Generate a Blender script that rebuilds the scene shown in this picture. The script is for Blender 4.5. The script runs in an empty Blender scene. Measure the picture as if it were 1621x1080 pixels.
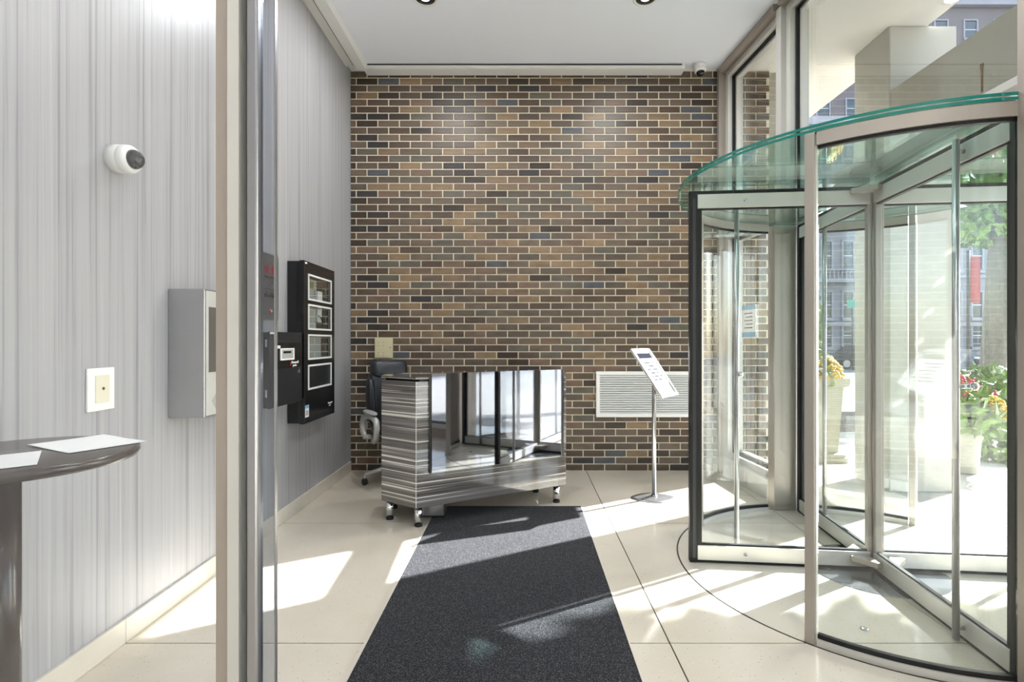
import bpy, math, random
from mathutils import Vector, Matrix
random.seed(7)
R = math.radians
sc = bpy.context.scene
C = sc.collection

# ------------------------------------------------------------------ camera, world, sun, exposure
EYE = 1.236          # eye height; the lens is 840 px of a 1621 px wide frame
cam_d = bpy.data.cameras.new('camera'); cam = bpy.data.objects.new('camera', cam_d); C.objects.link(cam)
cam.location = (0, 0, EYE); cam.rotation_euler = (R(90), 0, 0)
cam_d.sensor_width = 36; cam_d.lens = 36 * 840 / 1621; cam_d.shift_x = -17.5 / 1621
cam_d.clip_start = 0.02; cam_d.clip_end = 500
sc.camera = cam
vs = sc.view_settings
vs.view_transform = 'Standard'; vs.look = 'None'; vs.gamma = 1; vs.use_curve_mapping = False
vs.exposure = 1.36
sc.cycles.transparent_max_bounces = 40
sc.cycles.max_bounces = 10; sc.cycles.diffuse_bounces = 5; sc.cycles.glossy_bounces = 6
sc.cycles.sample_clamp_indirect = 6
sc.cycles.caustics_reflective = False; sc.cycles.caustics_refractive = False

SUN_EL = R(34.3); SUN_AZ = math.atan2(0.49, 0.87)       # the sun stands outside, right and ahead
w = bpy.data.worlds.new('sky'); sc.world = w; w.use_nodes = True
nt = w.node_tree; nt.nodes.clear()
sky = nt.nodes.new('ShaderNodeTexSky'); sky.sky_type = 'NISHITA'; sky.sun_disc = False
sky.sun_elevation = SUN_EL; sky.sun_rotation = math.pi / 2 - SUN_AZ; sky.air_density = 1.0; sky.dust_density = 2.0
hs = nt.nodes.new('ShaderNodeHueSaturation'); hs.inputs['Saturation'].default_value = 0.65
bg = nt.nodes.new('ShaderNodeBackground'); bg.inputs[1].default_value = 0.36
wo = nt.nodes.new('ShaderNodeOutputWorld')
nt.links.new(sky.outputs[0], hs.inputs['Color']); nt.links.new(hs.outputs[0], bg.inputs[0]); nt.links.new(bg.outputs[0], wo.inputs[0])
sd = bpy.data.lights.new('sun', 'SUN'); sun = bpy.data.objects.new('sun', sd); C.objects.link(sun)
sd.energy = 18.0; sd.angle = R(0.55); sd.color = (1.0, 0.99, 0.99)
sv = Vector((math.cos(SUN_EL) * math.cos(SUN_AZ), math.cos(SUN_EL) * math.sin(SUN_AZ), math.sin(SUN_EL)))
sun.rotation_euler = sv.to_track_quat('Z', 'Y').to_euler(); sun.location = sv * 30
LAMP_W = 8.5         # recessed lamps in front of the brick wall
LAMP_REAR = 6.0     # lamps over the middle of the lobby

# ------------------------------------------------------------------ helpers
def s2l(c):
    return tuple((x / 255 / 12.92 if x / 255 <= 0.04045 else ((x / 255 + 0.055) / 1.055) ** 2.4) for x in c)

class N:
    """small node-tree writer"""
    def __init__(self, name):
        self.m = bpy.data.materials.new(name); self.m.use_nodes = True
        self.t = self.m.node_tree; self.t.nodes.clear()
        self.o = self.t.nodes.new('ShaderNodeOutputMaterial')
    def n(self, typ, **kw):
        x = self.t.nodes.new(typ)
        for k, v in kw.items():
            if k.startswith('i_'):
                key = k[2:]; key = int(key) if key.isdigit() else key.replace('_', ' ')
                x.inputs[key].default_value = v
            else: setattr(x, k, v)
        return x
    def l(self, a, b): self.t.links.new(a, b)
    def bsdf(self, col=(.8, .8, .8), rough=.5, metal=0., spec=.5, **kw):
        b = self.n('ShaderNodeBsdfPrincipled')
        b.inputs['Base Color'].default_value = (*col, 1); b.inputs['Roughness'].default_value = rough
        b.inputs['Metallic'].default_value = metal; b.inputs['Specular IOR Level'].default_value = spec
        for k, v in kw.items(): b.inputs[k].default_value = v
        self.l(b.outputs[0], self.o.inputs[0]); return b
    def coords(self, scale=(1, 1, 1), space='Object'):
        tc = self.n('ShaderNodeTexCoord'); mp = self.n('ShaderNodeMapping'); mp.inputs['Scale'].default_value = scale
        self.l(tc.outputs[space], mp.inputs[0]); return mp.outputs[0]
    def noise(self, vec, scale=5, detail=3, rough=.5):
        x = self.n('ShaderNodeTexNoise'); x.inputs['Scale'].default_value = scale
        x.inputs['Detail'].default_value = detail; x.inputs['Roughness'].default_value = rough
        if vec is not None: self.l(vec, x.inputs['Vector'])
        return x.outputs[0]
    def ramp(self, fac, stops):
        x = self.n('ShaderNodeValToRGB'); e = x.color_ramp.elements
        while len(e) < len(stops): e.new(.5)
        for i, (p, c) in enumerate(stops):
            e[i].position = p; e[i].color = (*c, 1)
        self.l(fac, x.inputs[0]); return x.outputs[0]
    def bump(self, b, h, strength=.2, dist=.01):
        x = self.n('ShaderNodeBump'); x.inputs['Strength'].default_value = strength; x.inputs['Distance'].default_value = dist
        self.l(h, x.inputs['Height']); self.l(x.outputs[0], b.inputs['Normal'])

def plain(name, rgb, rough=.5, metal=0., spec=.5, var=0.0, vscale=8, bump=0.0, **kw):
    m = N(name); c = s2l(rgb); b = m.bsdf(c, rough, metal, spec, **kw)
    if var or bump:
        f = m.noise(m.coords(), vscale, 4)
        if var:
            m.l(m.ramp(f, [(.3, tuple(x * (1 - var) for x in c)), (.7, tuple(min(1, x * (1 + var)) for x in c))]), b.inputs['Base Color'])
        if bump: m.bump(b, f, bump)
    return m.m

def glass(name, tint=(.97, .985, .98), refl=0.045, rough=0.0, boost=1.0):
    """clear pane: what is behind shows through tinted, the rest mirrors by the angle it is seen at"""
    m = N(name)
    tr = m.n('ShaderNodeBsdfTransparent'); tr.inputs[0].default_value = (*tint, 1)
    gl = m.n('ShaderNodeBsdfGlossy'); gl.inputs['Roughness'].default_value = rough; gl.inputs[0].default_value = (1, 1, 1, 1)
    ge = m.n('ShaderNodeNewGeometry'); dt = m.n('ShaderNodeVectorMath', operation='DOT_PRODUCT')
    m.l(ge.outputs['Incoming'], dt.inputs[0]); m.l(ge.outputs['Normal'], dt.inputs[1])
    ab = m.n('ShaderNodeMath', operation='ABSOLUTE'); m.l(dt.outputs['Value'], ab.inputs[0])
    om = m.n('ShaderNodeMath', operation='SUBTRACT', i_0=1.0); m.l(ab.outputs[0], om.inputs[1])
    pw = m.n('ShaderNodeMath', operation='POWER', i_1=5.0); m.l(om.outputs[0], pw.inputs[0])
    ma = m.n('ShaderNodeMath', operation='MULTIPLY_ADD', i_1=(1 - refl) * boost, i_2=refl); m.l(pw.outputs[0], ma.inputs[0])
    mx = m.n('ShaderNodeMixShader'); m.l(ma.outputs[0], mx.inputs[0]); m.l(tr.outputs[0], mx.inputs[1]); m.l(gl.outputs[0], mx.inputs[2])
    m.l(mx.outputs[0], m.o.inputs[0]); return m.m

M = {}
M['glass'] = glass('clear_glass')
M['glass_facade'] = glass('facade_glass', (.96, .975, .97), .05)
M['glass_teal'] = glass('canopy_glass', (.86, .95, .93), .09)
M['glass_side'] = glass('side_glass', (.97, .975, .98), .05)
M['glass_fin'] = glass('grey_glass', (.74, .76, .80), .05, boost=.5)
M['glass_edge'] = plain('glass_edge', (18, 122, 110), .08, 0, .7)
M['alu'] = plain('champagne_aluminium', (170, 163, 154), .38, .4, .5, .04, 3)
M['alu_light'] = plain('pale_aluminium', (206, 204, 198), .4, .3, .5, .03, 3)
M['alu_taupe'] = plain('taupe_aluminium', (166, 156, 146), .42, .35, .5, .04, 3)
M['steel'] = plain('brushed_steel', (168, 168, 171), .28, .9, .5, .05, 4)
M['chrome'] = plain('chrome', (225, 226, 230), .07, 1.0)
M['black_rubber'] = plain('black_rubber', (20, 21, 23), .45, 0, .4)
M['black_gloss'] = plain('black_enamel', (20, 20, 22), .22, 0, .5)
M['black_matt'] = plain('black_enamel_matt', (34, 34, 38), .38, 0, .45)
M['white_paint'] = plain('white_paint', (232, 231, 228), .5, 0, .4)
M['white_plastic'] = plain('white_plastic', (238, 238, 236), .3, 0, .5)
M['cream_plastic'] = plain('cream_plastic', (226, 220, 196), .35, 0, .5)
M['beige_metal'] = plain('beige_metal', (206, 196, 160), .45, 0, .4, .03, 6)
M['smoke_dome'] = plain('smoked_dome', (18, 18, 20), .06, 0, .7)
M['paper'] = plain('paper', (240, 240, 238), .7, 0, .3)
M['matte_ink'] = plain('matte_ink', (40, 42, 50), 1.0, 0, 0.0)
M['ink'] = plain('ink', (70, 74, 84), .7, 0, .2)
M['blue_print'] = plain('blue_print', (120, 178, 214), .6, 0, .3)
M['red_led'] = plain('red_lamp', (150, 22, 24), .3, 0, .5)
M['leather'] = plain('black_leather', (34, 36, 42), .36, 0, .5, .1, 40, .08)
M['grey_plastic'] = plain('silver_plastic', (190, 190, 188), .32, .2, .5)
M['module_grey'] = plain('grey_module', (168, 170, 168), .45)
M['lcd'] = plain('olive_display', (120, 116, 60), .3)
M['inside_dark'] = plain('dark_interior', (62, 56, 46), .6)
M['stone_base'] = plain('stone_skirting', (206, 199, 186), .25, 0, .5, .06, 4)
M['cream_stucco'] = plain('cream_stucco', (176, 173, 163), .7, 0, .3, .04, 2.5, .05)
M['soffit'] = plain('soffit_plaster', (206, 203, 195), .8, 0, .2, .03, 1.5)
M['table_top'] = plain('dark_walnut', (66, 56, 50), .18, 0, .5, .2, 5)
M['ceiling_paint'] = plain('ceiling_paint', (240, 243, 252), .85, 0, .2)
M['back_paint'] = plain('lobby_paint', (212, 208, 200), .7, 0, .3)
M['joint'] = plain('tile_joint', (64, 58, 52), .8, 0, .2)
M['ring'] = plain('dark_ring', (52, 46, 40), .4, .3)
M['floor_plate'] = plain('polished_plate', (150, 152, 156), .16, .8)
M['mirror'] = plain('dark_mirror', (138, 140, 147), .03, 1.0)
M['slot'] = plain('dark_slot', (60, 60, 60), .7)
M['reflector'] = plain('lamp_reflector', (230, 228, 222), .2, .8)
M['concrete'] = plain('pale_paving', (164, 161, 155), .7, 0, .3, .06, 3)
M['asphalt'] = plain('asphalt', (120, 122, 128), .85, 0, .2, .08, 6)
M['planter'] = plain('cast_stone', (168, 163, 147), .7, 0, .3, .04, 5)
M['bark'] = plain('tree_bark', (112, 106, 96), .85, 0, .2, .25, 14, .5)
M['car_paint'] = plain('dark_car_paint', (44, 50, 60), .2, .3, .6)
M['car_glass'] = plain('car_glass', (24, 28, 34), .05, 0, .8)
M['tyre'] = plain('tyre', (22, 22, 24), .8)
M['window_dark'] = plain('dark_window', (58, 72, 80), .08, 0, .8)
M['stone_grey'] = plain('grey_stone', (142, 141, 147), .8, 0, .2, .06, .6)
M['stone_light'] = plain('light_stone', (160, 159, 164), .8, 0, .2, .05, .8)
M['brown_wall'] = plain('brown_render', (128, 120, 120), .8, 0, .2, .06, .5)
M['red_sign'] = plain('red_enamel', (140, 22, 30), .5)
M['green_sign'] = plain('green_enamel', (30, 140, 120), .5)
def leafmat(name, c, v=.45):
    m = N(name); c = s2l(c); b = m.bsdf(c, .55, 0, .3)
    f = m.noise(m.coords(), 9, 2)
    m.l(m.ramp(f, [(.3, tuple(x * (1 - v) for x in c)), (.72, tuple(min(1, x * (1 + v)) for x in c))]), b.inputs['Base Color'])
    return m.m
M['leaf'] = leafmat('green_leaf', (78, 108, 44)); M['leaf_light'] = leafmat('light_leaf', (112, 138, 66))
M['leaf_dark'] = leafmat('dark_leaf', (56, 82, 48)); M['yellow'] = leafmat('yellow_petal', (206, 166, 20), .2)
M['white_petal'] = leafmat('white_petal', (196, 188, 188), .1); M['red_petal'] = leafmat('red_petal', (160, 40, 62), .2)

def mk_mulch():
    m = N('mulch'); b = m.bsdf((.2, .17, .14), .9, 0, .1)
    f = m.noise(m.coords(), 26, 4, .7)
    m.l(m.ramp(f, [(.36, s2l((60, 52, 45))), (.5, s2l((112, 104, 94))), (.62, s2l((164, 156, 146)))]), b.inputs['Base Color']); m.bump(b, f, .8, .03)
    return m.m
M['mulch'] = mk_mulch()

def mk_terrazzo():
    m = N('terrazzo'); b = m.bsdf((.5, .5, .5), .13, 0, .5); v = m.coords()
    big = m.noise(v, 1.3, 4); c0 = m.ramp(big, [(.35, s2l((200, 191, 174))), (.65, s2l((211, 203, 189)))])
    vo = m.n('ShaderNodeTexVoronoi'); vo.inputs['Scale'].default_value = 62; m.l(v, vo.inputs['Vector'])
    mask = m.ramp(vo.outputs['Distance'], [(.10, (1, 1, 1)), (.17, (0, 0, 0))])
    tone = m.ramp(m.noise(v, 33, 1), [(.42, s2l((150, 138, 118))), (.5, s2l((206, 198, 182))), (.6, s2l((226, 220, 206)))])
    mx = m.n('ShaderNodeMix', data_type='RGBA'); m.l(mask, mx.inputs[0]); m.l(c0, mx.inputs[6]); m.l(tone, mx.inputs[7])
    m.l(mx.outputs[2], b.inputs['Base Color'])
    m.l(m.ramp(big, [(.3, (.06,) * 3), (.7, (.11,) * 3)]), b.inputs['Roughness'])
    return m.m
M['terrazzo'] = mk_terrazzo()

def mk_streak():
    m = N('streaked_wall_covering'); b = m.bsdf((.5, .5, .5), .34, 0, .5)
    f1 = m.noise(m.coords((1, 46, .35)), 1.0, 5, .7); f2 = m.noise(m.coords((1, 160, 1.1)), 1.0, 3, .6)
    c1 = m.ramp(f1, [(.30, s2l((128, 126, 128))), (.45, s2l((164, 163, 165))), (.62, s2l((172, 171, 173))), (.75, s2l((192, 192, 194)))])
    c2 = m.ramp(f2, [(.28, (.80, .80, .80)), (.42, (1, 1, 1)), (.72, (1, 1, 1)), (.82, (1.0, 1.0, 1.0))])
    mx = m.n('ShaderNodeMix', data_type='RGBA', blend_type='MULTIPLY'); mx.inputs[0].default_value = 1
    m.l(c1, mx.inputs[6]); m.l(c2, mx.inputs[7]); m.l(mx.outputs[2], b.inputs['Base Color'])
    return m.m
M['streak'] = mk_streak()

def mk_laminate():
    m = N('striped_laminate'); b = m.bsdf((.2, .2, .2), .10, 0, .8); b.inputs['Coat Weight'].default_value = 1.0; b.inputs['Coat Roughness'].default_value = .03; b.inputs['Coat IOR'].default_value = 1.5
    f1 = m.noise(m.coords((.35, .35, 46)), 1.0, 3, .6); f2 = m.noise(m.coords((.45, .45, 88)), 1.0, 2, .5); f3 = m.noise(m.coords((4, 4, 260)), 1.0, 2, .5)
    c1 = m.ramp(f1, [(.30, s2l((50, 47, 47))), (.5, s2l((84, 80, 78))), (.66, s2l((116, 111, 108)))])
    ln = m.ramp(f2, [(.60, (0, 0, 0)), (.625, (1, 1, 1))])
    fine = m.ramp(f3, [(.3, (.78, .78, .78)), (.6, (1.08, 1.08, 1.08))])
    mul = m.n('ShaderNodeMix', data_type='RGBA', blend_type='MULTIPLY'); mul.inputs[0].default_value = 1
    m.l(c1, mul.inputs[6]); m.l(fine, mul.inputs[7])
    mx = m.n('ShaderNodeMix', data_type='RGBA'); m.l(ln, mx.inputs[0]); m.l(mul.outputs[2], mx.inputs[6]); mx.inputs[7].default_value = (*s2l((206, 203, 198)), 1)
    m.l(mx.outputs[2], b.inputs['Base Color']); return m.m
M['laminate'] = mk_laminate()

def mk_mat():
    m = N('black_pile'); b = m.bsdf((.02, .02, .02), .8, 0, .2); b.inputs['Sheen Weight'].default_value = .06; b.inputs['Sheen Roughness'].default_value = .4
    f = m.noise(m.coords(), 260, 2, .8); g = m.noise(m.coords(), 300, 2, .6)
    m.l(m.ramp(f, [(.36, s2l((8, 8, 10))), (.53, s2l((22, 22, 26))), (.66, s2l((104, 104, 110)))]), b.inputs['Base Color'])
    m.bump(b, g, .5, .004); return m.m
M['pile'] = mk_mat()
M['mortar'] = plain('cream_mortar', (232, 222, 200), .9, 0, .2, .05, 20)
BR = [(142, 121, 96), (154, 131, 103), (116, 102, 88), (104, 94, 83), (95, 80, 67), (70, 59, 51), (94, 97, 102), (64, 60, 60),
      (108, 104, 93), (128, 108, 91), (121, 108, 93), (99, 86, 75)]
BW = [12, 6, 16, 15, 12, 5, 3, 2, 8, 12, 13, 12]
BM = []
for i, c in enumerate(BR):
    m = N('brick_glaze_%d' % i); lc = (lambda q: (q[0] * .74, q[1] * .705, q[2] * .70))(s2l(c)); b = m.bsdf(lc, .42, 0, .4)
    f = m.noise(m.coords((1, 1, 2.2)), 9, 4, .6)
    oi = m.n('ShaderNodeObjectInfo'); ad = m.n('ShaderNodeMath', operation='MULTIPLY_ADD', i_1=.22, i_2=-.11); m.l(oi.outputs['Random'], ad.inputs[0])
    sm = m.n('ShaderNodeMath', operation='ADD'); m.l(f, sm.inputs[0]); m.l(ad.outputs[0], sm.inputs[1])
    m.l(m.ramp(sm.outputs[0], [(.25, tuple(x * .70 for x in lc)), (.5, lc), (.8, tuple(min(1, x * 1.25) for x in lc))]), b.inputs['Base Color'])
    m.bump(b, f, .25, .004); BM.append(m.m)

def emis(name, rgb, s):
    m = N(name); e = m.n('ShaderNodeEmission'); e.inputs[0].default_value = (*rgb, 1); e.inputs[1].default_value = s
    m.l(e.outputs[0], m.o.inputs[0]); return m.m
M['lamp_glow'] = emis('lamp_lens', (1, .95, .88), 1.2)

def origin(o):
    p = Vector((0, 0, 0))
    while o: p += o.location; o = o.parent
    return p

class MB:
    def __init__(self): self.v = []; self.f = []; self.mi = []; self.cur = 0; self.sm = []; self.smooth = False
    def mat(self, i): self.cur = i; return self
    def add(self, vs, fs):
        k = len(self.v); self.v += [Vector(p) for p in vs]
        for f in fs: self.f.append([i + k for i in f]); self.mi.append(self.cur); self.sm.append(self.smooth)
        return self
    def box(self, x0, x1, y0, y1, z0, z1):
        return self.add([(x0, y0, z0), (x1, y0, z0), (x1, y1, z0), (x0, y1, z0), (x0, y0, z1), (x1, y0, z1), (x1, y1, z1), (x0, y1, z1)],
                        [(0, 3, 2, 1), (4, 5, 6, 7), (0, 1, 5, 4), (1, 2, 6, 5), (2, 3, 7, 6), (3, 0, 4, 7)])
    def prism(self, poly, z0, z1):
        a = sum(p[0] * q[1] - q[0] * p[1] for p, q in zip(poly, poly[1:] + poly[:1]))
        if a < 0: poly = poly[::-1]
        n = len(poly)
        return self.add([(x, y, z0) for x, y in poly] + [(x, y, z1) for x, y in poly],
                        [tuple(range(n - 1, -1, -1)), tuple(range(n, 2 * n))] + [(i, (i + 1) % n, (i + 1) % n + n, i + n) for i in range(n)])
    def extr(self, prof, axis_pts):
        """a closed profile [(a,b)] carried along points given with frames (p, ua, ub)"""
        n = len(prof); vs = []
        for p, ua, ub in axis_pts: vs += [Vector(p) + Vector(ua) * a + Vector(ub) * b for a, b in prof]
        fs = []
        for k in range(len(axis_pts) - 1):
            for i in range(n): fs.append((k * n + i, k * n + (i + 1) % n, (k + 1) * n + (i + 1) % n, (k + 1) * n + i))
        m = len(axis_pts) - 1
        fs += [tuple(range(n - 1, -1, -1)), tuple(range(m * n, m * n + n))]
        return self.add(vs, fs)
    def tube(self, pts, r, n=12, caps=True):
        pts = [Vector(p) for p in pts]; rs = r if isinstance(r, (list, tuple)) else [r] * len(pts)
        vs = []; prev = None
        for i, p in enumerate(pts):
            d = (pts[min(i + 1, len(pts) - 1)] - pts[max(i - 1, 0)]).normalized()
            a = prev if prev is not None else (Vector((0, 0, 1)) if abs(d.z) < .9 else Vector((1, 0, 0)))
            u = (a - d * a.dot(d)).normalized(); prev = u; v = d.cross(u)
            vs += [p + (u * math.cos(2 * math.pi * j / n) + v * math.sin(2 * math.pi * j / n)) * rs[i] for j in range(n)]
        fs = [(k * n + j, k * n + (j + 1) % n, (k + 1) * n + (j + 1) % n, (k + 1) * n + j) for k in range(len(pts) - 1) for j in range(n)]
        s = self.smooth; self.smooth = True; k0 = len(self.v); self.add(vs, fs); self.smooth = s
        if caps:
            m = (len(pts) - 1) * n
            for f in (list(range(n - 1, -1, -1)), list(range(m, m + n))):
                self.f.append([i + k0 for i in f]); self.mi.append(self.cur); self.sm.append(False)
        return self
    def lathe(self, prof, c=(0, 0, 0), n=24, M3=None):
        """profile [(r,z)] turned about z through c, then tilted by M3"""
        vs = []; c = Vector(c)
        for r, z in prof:
            for j in range(n):
                a = 2 * math.pi * j / n; p = Vector((r * math.cos(a), r * math.sin(a), z)); vs.append(c + (M3 @ p if M3 else p))
        fs = [(k * n + j, k * n + (j + 1) % n, (k + 1) * n + (j + 1) % n, (k + 1) * n + j) for k in range(len(prof) - 1) for j in range(n)]
        s = self.smooth; self.smooth = True; k0 = len(self.v); self.add(vs, fs); self.smooth = s
        m = (len(prof) - 1) * n
        for r, f in ((prof[0][0], list(range(n - 1, -1, -1))), (prof[-1][0], list(range(m, m + n)))):
            if r > 1e-6: self.f.append([i + k0 for i in f]); self.mi.append(self.cur); self.sm.append(False)
        return self
    def arc(self, c, r0, r1, a0, a1, z0, z1, n=24):
        """a slab bent about the vertical through c (degrees)"""
        full = abs(a1 - a0) >= 359.9; vs = []; k = n if full else n + 1
        for i in range(k):
            a = R(a0 + (a1 - a0) * i / n); q = (math.cos(a), math.sin(a))
            for r, z in ((r0, z0), (r1, z0), (r1, z1), (r0, z1)): vs.append((c[0] + q[0] * r, c[1] + q[1] * r, z))
        fs = []
        for i in range(n):
            j = (i + 1) % k
            for e in range(4): fs.append((i * 4 + e, j * 4 + e, j * 4 + (e + 1) % 4, i * 4 + (e + 1) % 4))
        if not full: fs += [(0, 1, 2, 3), (4 * n + 3, 4 * n + 2, 4 * n + 1, 4 * n)]
        return self.add(vs, fs)
    def ball(self, c, r, n=12, sc3=(1, 1, 1), M3=None):
        prof = [(max(1e-7, math.sin(math.pi * i / (n // 2)) * r), -math.cos(math.pi * i / (n // 2)) * r) for i in range(n // 2 + 1)]
        k = len(self.v); self.lathe(prof, (0, 0, 0), n)
        for i in range(k, len(self.v)):
            p = Vector((self.v[i].x * sc3[0], self.v[i].y * sc3[1], self.v[i].z * sc3[2])); self.v[i] = Vector(c) + (M3 @ p if M3 else p)
        return self
    def build(self, name, mats, parent=None, local=False, bevel=0, loc=None, subsurf=0):
        me = bpy.data.meshes.new(name)
        o_ = Vector((0, 0, 0))
        if not local: o_ = origin(parent) if parent else Vector(loc or (0, 0, 0))
        if parent is None and loc is None and not local:
            xs = [p.x for p in self.v]; ys = [p.y for p in self.v]; zs = [p.z for p in self.v]
            o_ = Vector(((min(xs) + max(xs)) / 2, (min(ys) + max(ys)) / 2, min(zs)))
        me.from_pydata([tuple(p - o_) for p in self.v], [], self.f); me.update()
        for m in (mats if isinstance(mats, (list, tuple)) else [mats]): me.materials.append(M[m] if isinstance(m, str) else m)
        me.polygons.foreach_set('material_index', self.mi); me.polygons.foreach_set('use_smooth', self.sm)
        ob = bpy.data.objects.new(name, me); C.objects.link(ob)
        if parent: ob.parent = parent
        else: ob.location = o_
        if bevel:
            b = ob.modifiers.new('edges', 'BEVEL'); b.width = bevel; b.segments = 2; b.limit_method = 'ANGLE'; b.angle_limit = R(50)
        if subsurf:
            s = ob.modifiers.new('soft', 'SUBSURF'); s.levels = subsurf; s.render_levels = subsurf
        return ob

def tag(o, label=None, cat=None, group=None, kind=None):
    if label: o['label'] = label
    if cat: o['category'] = cat
    if group: o['group'] = group
    if kind: o['kind'] = kind
    return o
def thing(name, loc, label, cat, group=None, rz=0):
    o = bpy.data.objects.new(name, None); C.objects.link(o); o.location = loc; o.rotation_euler.z = rz
    o.empty_display_size = .05
    return tag(o, label, cat, group)
def struct(name, mb, mats, parent=None, label=None, **kw):
    o = mb.build(name, mats, parent, **kw)
    if parent is None: tag(o, label, None, None, 'structure')
    return o
def copy_tree(o, parent=None):
    c = o.copy(); C.objects.link(c); c.parent = parent
    for ch in list(o.children): copy_tree(ch, c)
    return c
def text(name, s, size, mat, parent, Mx, depth=.0008, align='LEFT'):
    """flat lettering laid by the matrix Mx (x along the line, y up, z out)"""
    cu = bpy.data.curves.new(name, 'FONT'); cu.body = s; cu.size = size; cu.extrude = depth; cu.align_x = align; cu.align_y = 'CENTER'
    t = bpy.data.objects.new(name, cu); C.objects.link(t); dg = bpy.context.evaluated_depsgraph_get()
    me = bpy.data.meshes.new_from_object(t.evaluated_get(dg)); bpy.data.objects.remove(t); bpy.data.curves.remove(cu)
    me.transform(Mx); me.transform(Matrix.Translation(-origin(parent)))
    me.materials.clear(); me.materials.append(M[mat])
    o = bpy.data.objects.new(name, me); C.objects.link(o); o.parent = parent; return o
def frame_mx(p, x, y):
    x = Vector(x).normalized(); y = Vector(y).normalized(); z = x.cross(y)
    m = Matrix.Identity(4)
    for i, a in enumerate((x, y, z)):
        for j in range(3): m[j][i] = a[j]
    m.translation = Vector(p); return m

# ------------------------------------------------------------------ room sizes
XL = -1.638; YW = 5.04; ZC = 3.81; XB = 2.34; YBACK = -3.6
def fac(y): return 1.84 + .07 * (YW - max(y, 3.9))           # inner face of the glass front
DC = (1.904, 2.876)                                          # axis of the revolving door

# ------------------------------------------------------------------ floor: bed and slabs
fl = struct('floor', MB().box(XL - .12, 6.2, YBACK, 7.2, -.06, -.004), 'joint', loc=(0, 0, 0))
tx = [XL - .02, -.622, .600, 1.822, 3.044, 4.266, 5.488, 6.2]
ty = [5.02, 3.598, 2.170, .742, -.686, -2.114, YBACK]; ty_out = [7.2, 6.44] + ty
for i in range(len(tx) - 1):
    col = ty_out if tx[i] > 1.8 else ty
    for j in range(len(col) - 1):
        y1, y0 = col[j], col[j + 1]
        if tx[i] < 1.8 and j == 0: y1 = YW + .02
        g = .003
        MB().box(tx[i] + g, tx[i + 1] - g, y0 + g, y1 - g, -.03, 0).build('floor_slab', 'terrazzo' if tx[i] < 3 else 'concrete', fl)
ring = MB(); ring.arc(DC, 1.022, 1.030, 0, 360, -.002, .0012, 96); ring.build('ring_joint', 'ring', fl)

# ------------------------------------------------------------------ ceiling
ce = struct('ceiling', MB().box(XL - .12, 2.06, YBACK, YW + .3, ZC, ZC + .12), 'ceiling_paint', loc=(0, 0, 0))

# ------------------------------------------------------------------ brick wall
wb = struct('wall_back', MB().box(XL - .12, XB, YW + .006, YW + .30, 0, ZC), 'mortar', loc=(0, 0, 0))
CP, BP = .0667, .2053; BL, BH = BP - .0105, CP - .0105
X0 = (563.9 - 828) * .006
def brick_geo(mb, x0, x1, z0, z1, y):
    c = .0025; d = .024
    mb.add([(x0, y + d, z0), (x1, y + d, z0), (x1, y + d, z1), (x0, y + d, z1),
            (x0, y + c, z0), (x1, y + c, z0), (x1, y + c, z1), (x0, y + c, z1),
            (x0 + c, y, z0 + c), (x1 - c, y, z0 + c), (x1 - c, y, z1 - c), (x0 + c, y, z1 - c)],
           [(0, 1, 5, 4), (1, 2, 6, 5), (2, 3, 7, 6), (3, 0, 4, 7), (4, 5, 9, 8), (5, 6, 10, 9), (6, 7, 11, 10), (7, 4, 8, 11), (8, 9, 10, 11)])
bmesh_of = []
for i in range(len(BM)):
    b = MB(); brick_geo(b, -BL / 2, BL / 2, -BH / 2, BH / 2, 0)
    o = b.build('brick', BM[i], None, local=True); bmesh_of.append(o.data); bpy.data.objects.remove(o)
rest = MB(); nb = 0
holes = []
for k in range(57):
    z0 = k * CP + .006; z1 = min(z0 + BH, ZC - .002)
    ph = X0 if k % 2 else X0 + BP / 2
    j = math.floor((XL - ph) / BP) - 1
    while True:
        x0 = ph + j * BP + .005; x1 = x0 + BL; j += 1
        if x0 > XB - .01: break
        xa, xb = max(x0, XL + .002), min(x1, XB - .001)
        if xb - xa < .02: continue
        wts = list(BW)
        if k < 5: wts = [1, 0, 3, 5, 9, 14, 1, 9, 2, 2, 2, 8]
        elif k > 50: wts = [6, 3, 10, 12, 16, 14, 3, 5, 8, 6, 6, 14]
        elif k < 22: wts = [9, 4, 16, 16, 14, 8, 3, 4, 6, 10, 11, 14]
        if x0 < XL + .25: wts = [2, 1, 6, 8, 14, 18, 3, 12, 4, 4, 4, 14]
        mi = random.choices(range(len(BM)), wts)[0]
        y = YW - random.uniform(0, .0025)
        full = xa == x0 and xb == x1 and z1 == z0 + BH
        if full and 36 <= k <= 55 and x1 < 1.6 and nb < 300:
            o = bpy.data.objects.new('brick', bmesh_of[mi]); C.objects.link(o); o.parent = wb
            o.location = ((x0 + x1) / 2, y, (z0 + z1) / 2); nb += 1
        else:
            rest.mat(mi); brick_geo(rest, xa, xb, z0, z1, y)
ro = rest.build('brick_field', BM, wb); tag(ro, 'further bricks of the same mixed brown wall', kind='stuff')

# ------------------------------------------------------------------ left wall, skirting, back and right walls
wl = struct('wall_left', MB().box(XL - .12, XL, YBACK, YW + .3, 0, ZC), 'streak', loc=(0, 0, 0))
bb = struct('baseboard_left', MB().box(XL, XL + .004, YBACK, YW, 0, .09), 'joint', loc=(0, 0, 0))
for y1, y0 in zip(ty[:-1], ty[1:]):
    MB().box(XL + .0005, XL + .014, y0 + .001, min(y1, YW) - .001, .001, .098).build('skirting_slab', 'stone_base', bb, bevel=.001)
struct('wall_front', MB().box(XL - .12, 2.1, YBACK - .12, YBACK, 0, ZC), 'back_paint', loc=(0, 0, 0))

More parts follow.
